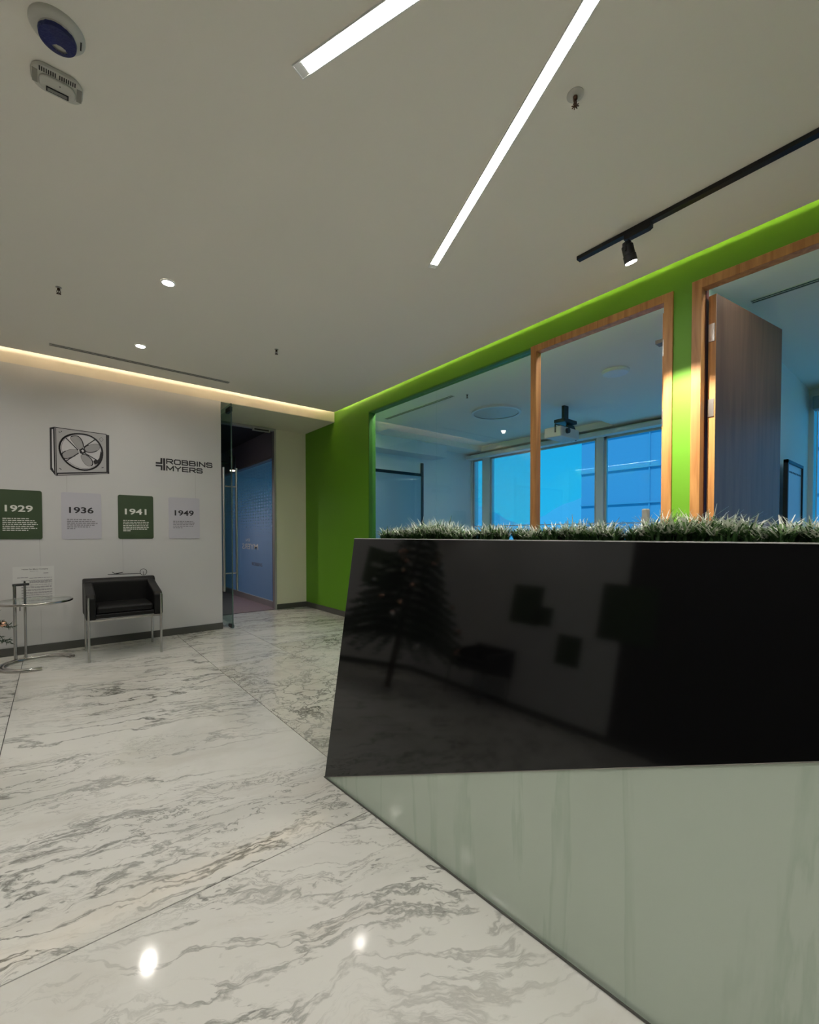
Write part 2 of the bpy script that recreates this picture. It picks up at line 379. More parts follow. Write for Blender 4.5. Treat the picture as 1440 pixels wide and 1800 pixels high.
# recess + corridor
struct('wall_beige', bx(2.665, XE, YB, YB+.1, 0, ZS), 'beige')
struct('baseboard_beige', bx(2.665, XE-.012, YB-.012, YB, 0, .078), 'base')
struct('wall_corridor', bx(1.4, 1.6, YN+.2, 13.0, 0, TOP), 'dark')
struct('wall_corridor_end', bx(1.4, XF, 13.0, 13.1, 0, TOP), 'pale')
struct('ceiling', bx(1.6, 2.75, YB+.1, 13.0, 2.80, 2.84), 'dark')
# green wall, built around its openings
gw = struct('wall_east', bx(
    (XE, XE+.10, 4.75, 6.60, 0, TOP), (XE, XE+.10, -.10, 4.75, 2.742, TOP), (XE, XE+.10, 1.054, 1.163, 0, 2.742),
    (XE, XE+.10, YS, -.10, 0, TOP), (XE, XE+.10, 2.262, 4.75, 0, .12)), 'green')
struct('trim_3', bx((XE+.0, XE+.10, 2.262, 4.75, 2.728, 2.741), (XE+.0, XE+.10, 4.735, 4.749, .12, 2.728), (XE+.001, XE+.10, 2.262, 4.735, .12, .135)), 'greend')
struct('baseboard_east', bx(XE-.012, XE, 2.3, YB-.0, 0, .078), 'base')
# rooms behind: partition planes
struct('wall_conference_end', bx(XE+.1, XF, 6.53, 6.6, 0, TOP), 'pale')
struct('wall_divider', bx(XE+.10, XF, 1.085, 1.135, 0, TOP), 'pale')
struct('wall_room_south', bx(XE+.12, XF, YS-.1, YS, 0, TOP), 'pale')

# conference ceilings with recessed tray
zc = 2.87
TX0, TX1, TY0, TY1 = 4.23, 6.85, 3.35, 6.1
struct('ceiling', bx((XE+.10, TX0, 1.135, 6.53, zc, zc+.03), (TX1, XF, 1.135, 6.53, zc, zc+.03), (TX0, TX1, 1.135, TY0, zc, zc+.03), (TX0, TX1, TY1, 6.53, zc, zc+.03)), 'ceil')
struct('ceiling', bx((TX0-.02, TX1+.02, TY0-.02, TY1+.02, zc+.10, zc+.13), (TX0-.02, TX0, TY0, TY1, zc+.03, zc+.1), (TX1, TX1+.02, TY0, TY1, zc+.03, zc+.1), (TX0, TX1, TY0-.02, TY0, zc+.03, zc+.1), (TX0, TX1, TY1, TY1+.02, zc+.03, zc+.1)), 'ceil')
struct('ceiling', bx(XE+.10, XF, YS, 1.085, zc, zc+.03), 'ceil')
struct('ceiling', bx(2.75, XF, 6.6, 13.0, 2.84, 2.87), 'pale')
struct('trim_4', bx(4.1, 5.9, 6.15, 6.53, 2.64, zc), 'pale')       # bulkhead on the end wall
struct('trim_5', bx(XF-.16, XF, 1.135, 6.53, 2.75, 2.82), 'pale')

# ------------------------------------------------------------------ facade windows
def facade(nm, ys, z0, z1):
    w = sroot(nm)
    for a, b in zip(ys, ys[1:]):
        o = obj('pane', bx(XF+.05, XF+.058, a, b, z0, z1), 'glassb', w)
    return w
piers = [(6.30, 6.53), (6.02, 6.22), (3.58, 3.74), (1.085, 1.2)]
struct('wall_facade', bx((XF, XF+.2, YS, 13.0, 0, .35), (XF, XF+.2, YS, 13.0, 2.76, TOP), (XF, XF+.16, 6.02, 6.2, .35, 2.76), (XF, XF+.16, 3.6, 3.72, .35, 2.76),
    (XF, XF+.2, 1.04, 1.17, .35, 2.76), (XF, XF+.2, -1.5, -1.36, .35, 2.76), (XF, XF+.2, 6.5, 6.65, .35, 2.76), (XF, XF+.16, 8.6, 8.75, .35, 2.76), (XF, XF+.16, 10.8, 10.95, .35, 2.76)), 'pale')
facade('window_1', [1.17, 3.6], .35, 2.76); facade('window_2', [3.72, 6.02], .35, 2.76); facade('window_3', [6.2, 6.5], .35, 2.76)
facade('window_4', [-1.36, 1.04], .35, 2.76); facade('window_5', [6.65, 8.6], .35, 2.76); facade('window_6', [8.75, 10.8], .35, 2.76); facade('window_7', [10.95, 12.95], .35, 2.76); facade('window_8', [YS, -1.5], .35, 2.76)
for nm, ya, yb in (('trim_6', 1.17, 3.6), ('trim_7', 3.72, 6.02), ('trim_8', 6.2, 6.5)):
    struct(nm, bx((XF+.03, XF+.07, ya, ya+.04, .35, 2.76), (XF+.03, XF+.07, yb-.04, yb, .35, 2.76), (XF+.03, XF+.07, ya, yb, 2.72, 2.76), (XF+.031, XF+.069, ya, yb, 1.33, 1.345)), 'satin')

# ------------------------------------------------------------------ lobby window (two frameless panes) and door frames
w9 = sroot('window_9')
for a, b in ((2.262, 3.509), (3.515, 4.734)):
    obj('pane', bx(XE+.045, XE+.055, a, b, .136, 2.727), 'glassc', w9)
def door_frame(nm, y0, y1, z1):
    d = sroot(nm); t = .055
    obj('jamb', bx(XE-.015, XE+.055, y0, y0+t, 0, z1), 'wooda', d, bevel=.003)
    obj('jamb', bx(XE-.015, XE+.055, y1-t, y1, 0, z1), 'wooda', d, bevel=.003)
    obj('head', bx(XE-.0152, XE+.0552, y0+.0004, y1-.0004, z1-t, z1+.0002), 'wooda', d, bevel=.003)
    return d
d1 = door_frame('door_1', 1.163, 2.262, 2.74)
d2 = door_frame('door_2', -.10, 1.054, 2.745)
def leaf(parent, loc, rz, w, z1, m):
    l = obj('door_leaf', bx(0, w, -.045, 0, .01, z1), [m, 'wooda'], parent, bevel=.002, loc=loc)
    for p in l.data.polygons:
        if p.normal.x < -.9: p.material_index = 1
    l.rotation_euler = (0, 0, rz)
    for z in (.3, 1.95, 2.42):
        obj('hinge', bx(-.006, .0, -.038, -.004, z-.055, z+.055), 'steel', l, label='steel butt hinge')
    return l
l2 = leaf(d2, (XE+.065, .985, 0), math.radians(-8.5), .95, 2.655, 'woodd')
obj('stop', bx(XE+.055, XE+.10, .995, 1.0535, 0, 2.74), 'woodr', d2)
h = obj('handle', lathe(bmesh.new(), [(0, 0), (.025, 0), (.025, .02), (.03, .05), (0, .055)], 16), 'steel', l2, smooth=True)
h.rotation_euler = (math.radians(90), 0, 0); h.location = (.88, -.045, 1.0)
l1 = leaf(d1, (XE+.065, 1.255, 0), math.radians(-2), .93, 2.655, 'woodr')

obj('closer_arm', bx(XE+.10, XE+.17, 1.24, 1.315, 2.475, 2.50), 'greyslot', d1)
# glass entrance leaf, standing open
d3 = sroot('door_3')
gd = obj('glass_leaf', bx(1.688, 1.700, 5.535, 6.47, .012, 2.755), 'glassg', d3)
obj('edge_strip', bx(1.6875, 1.7005, 5.531, 5.535, .012, 2.755), mat('glass_edge', (.07, .12, .11), .2), d3)
for xo in (-.075, .075):
    p = obj('pull_bar', tube(bmesh.new(), [(1.694+xo, 5.60, .46), (1.694+xo, 5.60, 1.98)], .014, 14), 'steel', gd, smooth=True, label='long vertical steel pull bar')
obj('standoff', tube(bmesh.new(), [(1.62, 5.6, 1.75), (1.768, 5.6, 1.75)], .009, 10), 'steel', gd, smooth=True)
obj('standoff', tube(bmesh.new(), [(1.62, 5.6, .68), (1.768, 5.6, .68)], .009, 10), 'steel', gd, smooth=True)
obj('patch_fitting', bx(1.675, 1.713, 5.54, 5.70, 2.66, 2.72), 'blackm', gd, bevel=.006)
obj('patch_fitting', bx(1.675, 1.713, 5.54, 5.66, .012, .05), 'blackm', gd, bevel=.006)
dfr = obj('metal_frame', bx((2.635, 2.665, YB-.03, YB+.05, 0, 2.745), (1.6, 2.665, YB-.03, YB+.05, 2.745, 2.777)), 'satin', d3)
obj('closer', bx(2.30, 2.56, YB-.07, YB-.03, 2.70, 2.745), 'satin', d3)
obj('closer_slot', bx(2.32, 2.54, YB-.0712, YB-.069, 2.712, 2.732), 'slot', d3)

# corridor: bulkhead and frosted glazed partition
XP = 2.68
struct('trim_9', bx(XP-.02, XP+.1, YB+.1, 13, 2.36, 2.80), 'purple')
struct('trim_10', bx(XP-.025, XP-.02, YB+.1, 13, 2.35, 2.372), 'satin')
w10 = sroot('window_10')
ys = [6.72, 8.35, 10.0, 11.6, 13.0]
for a, b in zip(ys, ys[1:]):
    obj('pane', bx(XP+.03, XP+.038, a+.003, b-.003, .1, 2.35), 'glassc', w10)
    bm = bmesh.new(); v = [bm.verts.new(p) for p in ((XP+.028, a+.003, .1), (XP+.028, b-.003, .1), (XP+.028, b-.003, 2.3), (XP+.028, a+.003, 2.3))]; bm.faces.new(v)
    obj('frost_film', bm, 'film', w10)
obj('post', bx(XP-.01, XP+.08, YB+.10, 6.72, 0, 2.36), 'woodr', w10)
obj('bottom_rail', bx(XP, XP+.06, 6.72, 13, .0, .1), 'satin', w10)
text_mesh('lettering', 'ROBBINS', 7.75, 7.25, .62, .68, XP+.024, 'inkg', w10, .01, plane='x')
text_mesh('lettering', 'MYERS', 8.25, 7.45, .90, 1.0, XP+.024, 'inkl', w10, .01, plane='x', mirror=True)
text_mesh('lettering', 'EN', 8.05, 7.85, 1.04, 1.09, XP+.024, 'inkl', w10, .01, plane='x', mirror=True)

# ------------------------------------------------------------------ reception desk
TL_ = Vector((1.154, 1.858, 1.132)); P0 = Vector((.985, 1.858, 0)); tk = (TL_.x-P0.x)/TL_.z
P1 = Vector((1.094, .147, .731)); YE = -1.15
sl = (P1-P0)/(P0.y-P1.y)            # per metre towards -Y
def bot(y):                          # lower edge of black face, level once it reaches 1.0 m
    p = P0+sl*(P0.y-y); return p
fdx = .06
yk = -.35
K = bot(yk)
TR_ = Vector((1.154, YE, 1.132)); KR = Vector((P0.x+tk*K.z, YE, K.z))
desk = thing('reception_desk', 'faceted reception desk, black gloss front leaning over a pale mint stone triangle', 'desk')
bm = bmesh.new(); th = Vector((.018, 0, 0))
poly = [P0, TL_, TR_, KR, K]
A = [bm.verts.new(p) for p in poly]; B = [bm.verts.new(p+th) for p in poly]
bm.faces.new(A); bm.faces.new(B[::-1])
for i in range(5): bm.faces.new((A[i], A[(i+1) % 5], B[(i+1) % 5], B[i]))
obj('front_panel', bm, 'blackp', desk, label='large black gloss panel, slanted at its left end', bevel=.0012)
# mint face: floor line to black's lower edge, in facets
bm = bmesh.new()
g0 = P0+Vector((.006, -.03, 0)); G = lambda y: Vector((P0.x+fdx*(P0.y-y), y, 0))
lowK, lowE = G(yk)+Vector((.006, 0, .0)), G(YE)+Vector((.006, 0, 0))
off = Vector((.004, 0, 0))
vA = [bm.verts.new(P0+off), bm.verts.new(K+off), bm.verts.new(lowK), bm.verts.new(lowE), bm.verts.new(KR+off)]
bm.faces.new((vA[0], vA[1], vA[2])); bm.faces.new((vA[2], vA[1], vA[4], vA[3]))
obj('lower_panel', bm, 'mint', desk, label='pale mint stone lower front, triangular at left')
obj('plinth_joint', tube(bmesh.new(), [P0+Vector((-.002, 0, .003)), G(YE)+Vector((-.002, 0, .003))], .0035, 6), 'base', desk)
obj('edge_trim', tube(bmesh.new(), [TL_+Vector((0, 0, .001)), TR_+Vector((0, 0, .001))], .0018, 6), 'satin', desk, label='thin pale metal line along the top edge')
obj('edge_trim', tube(bmesh.new(), [P0+Vector((-.001, 0, -.000)), K+Vector((-.001, 0, -.001))], .0011, 6), 'greyslot', desk)
obj('countertop', bx(1.156, 1.46, YE, 1.857, 1.112, 1.131), 'blackm', desk)
obj('end_panel', prism(bmesh.new(), [(P0.x+.03, .0), (1.44, 0), (1.44, 1.112), (TL_.x+.02, 1.112)], 'y', 1.80, 1.856), 'blackm', desk)
obj('back_panel', bx(1.42, 1.44, YE, 1.80, 0, 1.112), 'blackm', desk)

# ------------------------------------------------------------------ artificial grass tufts on the desk
def grass(cx, y0, y1, n, h, seed):
    """n curved tapering blades, springing in small rosettes, spreading outwards"""
    r = random.Random(seed); bm = bmesh.new(); n = int(n*1.25)
    nr = max(6, n//24); hubs = []
    for i in range(nr):
        y = y0+(y1-y0)*(i+r.uniform(.1, .9))/nr; e = min((y-y0), (y1-y))/((y1-y0)/2)
        hubs.append((cx+r.uniform(-.035, .055), y, h*(.62+.38*math.sqrt(max(0, min(1, e*1.8))))*r.uniform(.8, 1.12)))
    for i in range(n):
        hx, hy, hh = hubs[i % nr]
        L = hh*r.uniform(.65, 1.15); a = r.uniform(0, 2*PI); ang = r.uniform(.05, .75); curl = r.uniform(.15, .7)
        w = r.uniform(.0016, .0030); d = Vector((math.cos(a), math.sin(a), 0)); s = Vector((-d.y, d.x, 0))
        p = Vector((hx+r.uniform(-.012, .012), hy+r.uniform(-.014, .014), 1.1315)); mi = r.choice((0, 0, 1, 1, 2, 2)); prev = None
        for k in range(4):
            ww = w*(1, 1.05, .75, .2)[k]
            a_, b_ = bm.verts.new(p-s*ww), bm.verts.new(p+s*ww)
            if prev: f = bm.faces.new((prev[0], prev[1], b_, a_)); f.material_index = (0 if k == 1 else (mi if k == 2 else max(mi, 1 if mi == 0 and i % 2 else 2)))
            prev = (a_, b_); st = L/2.6; p = p + d*(st*1.15*math.sin(ang)) + Vector((0, 0, st*max(.02, math.cos(ang)))); ang += curl
    return bm
tufts = [(1.215, 1.54, 1.70, 380, .056, 'small pale frosted grass tuft at the far left end of desk top'),
         (1.22, 1.20, 1.52, 1000, .076, 'bushy domed artificial grass clump, second from the left on the desk'),
         (1.22, .86, 1.19, 850, .055, 'low artificial grass clump in front of the left oak door post'),
         (1.22, .56, .85, 900, .060, 'artificial grass clump between left oak post and the white block'),
         (1.22, .27, .55, 950, .070, 'tall artificial grass clump below the narrow green pier'),
         (1.22, .06, .265, 750, .052, 'dark flattened grass clump in front of the brown door leaf'),
         (1.22, -.30, .055, 1300, .074, 'wide spiky grass clump at the right edge of the picture')]
for i, (cx, a, b, n, h_, lb) in enumerate(tufts):
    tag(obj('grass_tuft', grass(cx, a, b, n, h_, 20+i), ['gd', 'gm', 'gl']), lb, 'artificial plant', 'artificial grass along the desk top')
wb_ = tag(obj('white_block', bx(1.333, 1.351, .552, .570, 1.131, 1.226), 'white', bevel=.004), 'small white upright block behind the desk grass, left of the right oak post', 'desk item')

# ------------------------------------------------------------------ ceiling fittings
def strip(name, x0, y0, x1, y1, segs, w, label):
    d = Vector((x1-x0, y1-y0, 0)); L = d.length; a = math.atan2(d.y, d.x)
    t = thing(name, label, 'ceiling light', (x0, y0, ZC), a)
    obj('housing', bx((0, L, -w/2-.004, -w/2, -.006, -.0), (0, L, w/2, w/2+.004, -.006, -.0), (-.004, 0, -w/2-.004, w/2+.004, -.006, 0), (0, .035, -w/2, w/2, -.004, -.0001)), 'whitetrim', t)
    e = [.035]+[L*s for s in segs]+[L]
    for p, q in zip(e, e[1:]):
        obj('diffuser', bx(p+.002, q-.001, -w/2, w/2, -.005, -.0002), 'led', t, label='glowing white strip')
    return t
dx, dy = 1.372-1.919, .759-2.135
strip('linear_light', 1.919, 2.135, 1.919+dx*1.15, 2.135+dy*1.15, [.565], .046, 'long recessed white light line that ends near the picture centre')
dx, dy = .893-.731, 1.147-1.558
strip('linear_light', .731, 1.558, .731+dx*2.0, 1.558+dy*2.0, [], .05, 'recessed white light line cut off by the top edge, left one')

strip('linear_light', -1.2, -.3, 1.9, -1.3, [.33, .66], .046, 'added unseen fill light line on the ceiling behind the camera, crossing the room')  # fill light added out of view, behind the camera
strip('linear_light', -2.0, 2.9, -1.3, .6, [.5], .046, 'added unseen fill light line on the ceiling left of the picture')  # second added fill light, out of view to the left

def downlight(x, y, label, lamp=True):
    t = thing('downlight', label, 'ceiling light', (x, y, ZC), 0, 'round recessed downlights')
    obj('trim_ring', lathe(bmesh.new(), [(.046, -.0002), (.046, -.004), (.036, -.006), (.036, -.0002)], 28), 'whitetrim', t, smooth=True)
    obj('lens', lathe(bmesh.new(), [(0, -.003), (.036, -.003), (.036, -.0003), (0, -.0003)], 28), 'lens', t)
    if lamp:
        ld = bpy.data.lights.new('spot', 'SPOT'); ld.energy = LIGHT['down']; ld.spot_size = math.radians(165); ld.spot_blend = 1; ld.shadow_soft_size = .032; ld.color = (1, .94, .86)
        lo = bpy.data.objects.new('downlight_lamp', ld); COL.objects.link(lo); lo.parent = t; lo.location = (0, 0, -.02)
    return t
downlight(.63, 3.401, 'nearer and larger of the two glowing round downlights')
downlight(.637, 4.686, 'farther, smaller round downlight close to the slotted air grille')
for x, y in ((-.83, 3.401), (-.83, 4.686), (-2.25, 4.686), (-2.25, 3.401), (-.83, -.9), (.63, -1.2)):
    downlight(x, y, 'round downlight in the ceiling part left of or behind the picture')

def sprinkler(x, y, z, label, cup=False):
    t = thing('sprinkler', label, 'sprinkler', (x, y, z), 0, 'ceiling sprinklers')
    r = .032 if cup else .018
    obj('escutcheon', lathe(bmesh.new(), [(0, -.0002), (r, -.0002), (r, -.003), (r*.6, -.007), (0, -.008)], 24), 'white' if cup else 'steel', t, smooth=True)
    obj('body', lathe(bmesh.new(), [(0, -.008), (.009, -.008), (.009, -.018), (.006, -.022), (0, -.022)], 12), 'brass', t, smooth=True)
    bm = bmesh.new(); tube(bm, [(.008, 0, -.02), (.011, 0, -.032), (.003, 0, -.042)], .002, 6); tube(bm, [(-.008, 0, -.02), (-.011, 0, -.032), (-.003, 0, -.042)], .002, 6); tube(bm, [(0, 0, -.022), (0, 0, -.042)], .0025, 6)
    obj('frame_arms', bm, 'brass', t)
    bm = lathe(bmesh.new(), [(0, -.042), (.005, -.042), (.005, -.045), (0, -.045)], 12)
    for k in range(8):
        a = 2*PI*k/8; tube(bm, [(.004*math.cos(a), .004*math.sin(a), -.0435), (.014*math.cos(a), .014*math.sin(a), -.0445)], .0022, 5)
    obj('deflector', bm, 'brass', t)
sprinkler(1.615, .955, ZC, 'sprinkler in a round white cup right of the long light line', True)
sprinkler(.048, 3.944, ZC, 'small bare sprinkler head at the left, near the brighter downlight')
sprinkler(1.632, 3.978, ZC, 'small sprinkler head at centre of ceiling, above the green corner')
sprinkler(3.95, 3.75, 2.87, 'tiny dark sprinkler seen through glass on the conference ceiling')

# smoke detector with blue cover
t = thing('smoke_detector', 'round smoke detector masked with dark blue film', 'smoke detector', (.032, 1.95, ZC))
obj('base', lathe(bmesh.new(), [(0, -.0002), (.078, -.0002), (.078, -.006), (.072, -.014), (.056, -.02), (0, -.02)], 48), 'white', t, smooth=True)
obj('neck', lathe(bmesh.new(), [(0, -.02), (.053, -.02), (.052, -.036), (0, -.036)], 40), 'white', t, smooth=True)
r_ = random.Random(3); bm = bmesh.new(); n = 40
ra = [bm.verts.new((.0535*math.cos(2*PI*k/n), .0535*math.sin(2*PI*k/n), -.027+r_.uniform(-.002, .002))) for k in range(n)]
rb = [bm.verts.new((.0515*math.cos(2*PI*k/n), .0515*math.sin(2*PI*k/n), -.040)) for k in range(n)]
hc = (.006, .022); rc = [bm.verts.new((hc[0]+(.020+r_.uniform(-.003, .002))*math.cos(2*PI*k/n), hc[1]+(.012+r_.uniform(-.002, .002))*math.sin(2*PI*k/n), -.043)) for k in range(n)]
for a, b in ((ra, rb), (rb, rc)):
    for k in range(n): bm.faces.new((a[k], a[(k+1) % n], b[(k+1) % n], b[k]))
obj('film', bm, 'blue', t, smooth=True, label='torn blue protective film')
obj('slot_mark', bx(.062, .066, -.02, .012, -.0185, -.0165), 'slot', t)
# rounded emergency / gas detector with slots
t = thing('alarm_sounder', 'rounded rectangular white ceiling alarm with louvres and small lamp', 'alarm', (.033, 2.17, ZC), math.radians(0))
obj('housing', prism(bmesh.new(), rrect(-.078, .078, -.060, .060, .045, 8), 'z', -.016, -.0002), 'white', t, bevel=.006)
obj('cover', prism(bmesh.new(), rrect(-.055, .055, -.030, .045, .028, 8), 'z', -.024, -.016), 'white', t, bevel=.005)
for s in (-1, 1):
    obj('side_panel', bx(s*.066-.008, s*.066+.008, -.03, .03, -.0175, -.0155), 'greyslot', t)
bm = bmesh.new()
for k in range(17):
    if k == 8: continue
    x = -.052+k*.0065; add_box(bm, x-.0018, x+.0018, -.052, -.033, -.0172, -.0158)
obj('louvre_slots', bm, 'slot', t, kind='stuff')
obj('lamp_window', bx(-.03, .03, .018, .034, -.0265, -.0238), 'chrome', t)
obj('lamp_frame', bx((-.034, .034, .015, .018, -.027, -.0238), (-.034, .034, .034, .036, -.027, -.0238), (-.034, -.03, .015, .036, -.027, -.0238), (.03, .034, .015, .036, -.027, -.0238)), 'slot', t)
obj('led_dot', bx(.006, .009, -.012, -.009, -.0255, -.0238), 'slot', t)

# slot diffusers
def diffuser(x, y, z, L, rz, label):
    t = thing('air_diffuser', label, 'air vent', (x, y, z), rz)
    obj('frame', bx((0, L, -.030, -.024, -.004, -.0002), (0, L, -.004, .004, -.004, -.0002), (0, L, .024, .030, -.004, -.0002), (-.004, 0, -.03, .03, -.004, -.0002), (L, L+.004, -.03, .03, -.004, -.0002)), 'white', t)
    for s in (-1, 1): obj('slot', bx(0, L, s*.015-.008, s*.015+.008, -.0018, -.0002), 'slot', t)
diffuser(-.008, 5.155, ZC, 1.57, math.radians(.8), 'two-slot linear air grille along the lobby ceiling near warm cove')
diffuser(3.85, 3.9, 2.87, 1.4, math.radians(90), 'two-slot air grille on conference ceiling seen through the large glass')
diffuser(4.03, -.9, 2.87, 1.85, math.radians(90), 'two-slot air grille above the open brown door at far right')

# track light
t = thing('track_light', 'black ceiling track with one small spotlight head', 'track light', (2.565, 1.49, ZC))
obj('track', bx(-.018, .018, -3.2, 0, -.022, -.0002), 'blackm', t)
obj('adapter', prism(bmesh.new(), [(-.435, -.022), (-.29, -.022), (-.29, -.05), (-.42, -.05), (-.435, -.042)], 'x', -.017, .017), 'blackm', t)
obj('yoke', tube(bmesh.new(), [(0, -.31, -.05), (0, -.31, -.062), (.034, -.31, -.075), (.036, -.31, -.125)], .005, 8), 'blackm', t)
obj('yoke', tube(bmesh.new(), [(0, -.31, -.062), (-.034, -.31, -.075), (-.036, -.31, -.125)], .005, 8), 'blackm', t)
hd = obj('head', lathe(bmesh.new(), [(0, .05), (.022, .05), (.025, .035), (.031, .03), (.031, -.02), (.034, -.022), (.034, -.06), (.0, -.06)], 20), 'blackm', t, smooth=True, loc=(0, -.31, -.115))
aim = Vector((3.17, 1.02, 1.12))-Vector((2.565, 1.18, 2.765)); hd.rotation_euler = (-aim).to_track_quat('Z', 'Y').to_euler()
ln = obj('lens', lathe(bmesh.new(), [(0, -.0605), (.03, -.0605), (.03, -.0635), (0, -.0635)], 20), 'lens', hd)
ld = bpy.data.lights.new('spot', 'SPOT'); ld.energy = LIGHT['track']; ld.spot_size = math.radians(62); ld.spot_blend = .45; ld.shadow_soft_size = .015; ld.color = (1, .92, .78)
lo = bpy.data.objects.new('track_lamp', ld); COL.objects.link(lo); lo.parent = hd; lo.location = (0, 0, -.07)

# ------------------------------------------------------------------ prints on the fan wall
def decal(pts, y, m, parent, name='print', label=None):
    bm = bmesh.new(); v = [bm.verts.new((p[0], y, p[1])) for p in pts]; bm.faces.new(v)
    return obj(name, bm, m, parent, label=label)
def stroke(pts, w, y, m, parent, name, closed=False):
    bm = bmesh.new(); n = len(pts)
    for i in range(n if closed else n-1):
        a, b = Vector(pts[i]), Vector(pts[(i+1) % n]); d = (b-a).normalized(); q = Vector((-d.y, d.x))*w/2; e = d*w*.35
        bm.faces.new([bm.verts.new((p.x, y, p.y)) for p in (a-q-e, b-q+e, b+q+e, a+q-e)])
    return obj(name, bm, m, parent)
fan = thing('fan_print', 'wall graphic of a square box fan with four blades', 'wall print', (0, YN, 0))
Y = -.001
def smooth_loop(pts, it=2):
    for _ in range(it):
        q = []
        for i in range(len(pts)):
            a, b = pts[i], pts[(i+1) % len(pts)]
            q += [(a[0]*.75+b[0]*.25, a[1]*.75+b[1]*.25), (a[0]*.25+b[0]*.75, a[1]*.25+b[1]*.75)]
        pts = q
    return pts
decal([(.025,2.222),(.441,2.215),(.47,2.212),(.465,1.805),(.024,1.74),(-.022,1.805),(-.022,2.218),(.017,2.232)], Y, 'fang', fan, 'casing')
decal([(-.019,2.216),(.019,2.230),(.021,1.744),(-.020,1.806)], Y*1.3, 'ink', fan, 'side_face')
decal([(-.004,2.202),(.007,2.207),(.010,1.788),(-.005,1.826)], Y*1.6, 'fanl', fan, 'side_slot')
decal([(.439,2.212),(.468,2.211),(.463,1.807),(.439,1.805)], Y*1.3, 'ink', fan, 'right_band')
decal([(.027,1.776),(.465,1.825),(.465,1.803),(.024,1.745)], Y*1.4, 'ink', fan, 'base_band')
decal([(.04,1.764),(.45,1.812),(.45,1.806),(.04,1.753)], Y*1.6, 'fanb', fan, 'base_highlight')
stroke([(.021,2.226),(.441,2.216)], .007, Y*1.5, 'ink', fan, 'top_line')
stroke([(.027,2.22),(.029,1.76)], .006, Y*1.5, 'ink', fan, 'left_line')
ring = smooth_loop([(.225,2.191),(.308,2.182),(.376,2.129),(.412,2.035),(.397,1.928),(.344,1.853),(.264,1.818),(.182,1.831),(.107,1.884),(.06,1.967),(.051,2.053),(.084,2.131),(.148,2.176)], 2)
decal(ring, Y*1.5, 'fanl', fan, 'opening')
stroke(ring, .016, Y*1.9, 'ink', fan, 'ring', True)
stroke([((x-.232)*.93+.236, (z-2.0)*.94+2.005) for x, z in ring], .004, Y*2.0, 'inkg', fan, 'inner_ring', True)
for k, b in enumerate(([(.134,2.142),(.175,2.166),(.213,2.162),(.24,2.118),(.249,2.071),(.240,2.03),(.215,2.02),(.163,2.094)],
          [(.26,2.065),(.307,2.092),(.364,2.107),(.389,2.089),(.381,2.046),(.329,2.012),(.278,2.006),(.25,2.03)],
          [(.222,1.978),(.267,1.986),(.317,1.941),(.327,1.886),(.299,1.862),(.265,1.873),(.232,1.925)],
          [(.071,1.975),(.119,2.014),(.173,2.027),(.206,2.02),(.2,1.976),(.14,1.935),(.091,1.92),(.076,1.942)])):
    s = smooth_loop(b, 2); decal(s, Y*2.2, 'fanb', fan, 'blade')
    h2 = len(s)//2; stroke(s[h2:]+s[:2], .008, Y*2.5, 'ink', fan, 'blade_outline') if k % 2 else stroke(s[:h2], .008, Y*2.5, 'ink', fan, 'blade_outline')
    stroke(s, .0025, Y*2.4, 'ink', fan, 'blade_edge', True)
for a in ([(.11,2.128),(.201,2.024)], [(.251,2.057),(.353,2.154)], [(.102,1.897),(.206,1.99)], [(.25,2.002),(.373,1.926)]):
    stroke(a, .009, Y*2.7, 'ink', fan, 'strut')
decal([(.212,2.025),(.24,2.049),(.264,2.031),(.267,2.004),(.239,1.983),(.217,1.992)], Y*3, 'ink', fan, 'hub')
decal([(.228,2.02),(.243,2.032),(.252,2.018),(.243,2.002)], Y*3.2, 'fanl', fan, 'hub_cap')
decal([(.328,1.921),(.348,1.944),(.365,1.935),(.38,1.961),(.392,2.033),(.403,2.013),(.397,1.942),(.373,1.905),(.339,1.885)], Y*2.9, 'ink', fan, 'motor')
stroke([(.382,2.158),(.4,2.179),(.417,2.156),(.399,2.132)], .004, Y*2, 'inkg', fan, 'badge', True)
for a in ([(.052,2.185),(.062,2.180)], [(.052,1.822),(.066,1.812)], [(.40,1.858),(.414,1.868)], [(.07,2.19),(.075,2.194)]): stroke(a, .006, Y*2, 'ink', fan, 'screw')
# company lettering
lg = thing('wall_sign', 'black company lettering with a cross mark, at the right end of grey wall', 'sign', (0, YN, 0))
GL = {  # heavy extended block capitals: polylines in a unit box
 'R': [[(0, 0), (0, 1), (.82, 1), (1, .86), (1, .60), (.82, .46), (0, .46)], [(.5, .46), (1, 0)]],
 'O': [[(.18, 0), (.82, 0), (1, .15), (1, .85), (.82, 1), (.18, 1), (0, .85), (0, .15), (.18, 0)]],
 'B': [[(0, 0), (0, 1), (.80, 1), (.95, .88), (.95, .64), (.80, .53), (0, .53)], [(.80, .53), (1, .40), (1, .13), (.84, 0), (0, 0)]],
 'I': [[(.5, 0), (.5, 1)]], 'N': [[(0, 0), (0, 1), (1, 0), (1, 1)]],
 'S': [[(1, .80), (.86, 1), (.16, 1), (0, .86), (0, .66), (.16, .53), (.84, .49), (1, .36), (1, .14), (.84, 0), (.14, 0), (0, .2)]],
 'M': [[(0, 0), (0, 1), (.5, .18), (1, 1), (1, 0)]], 'Y': [[(0, 1), (.5, .46), (1, 1)], [(.5, .46), (.5, 0)]],
 'E': [[(1, 1), (0, 1), (0, 0), (1, 0)], [(0, .5), (.92, .5)]]}
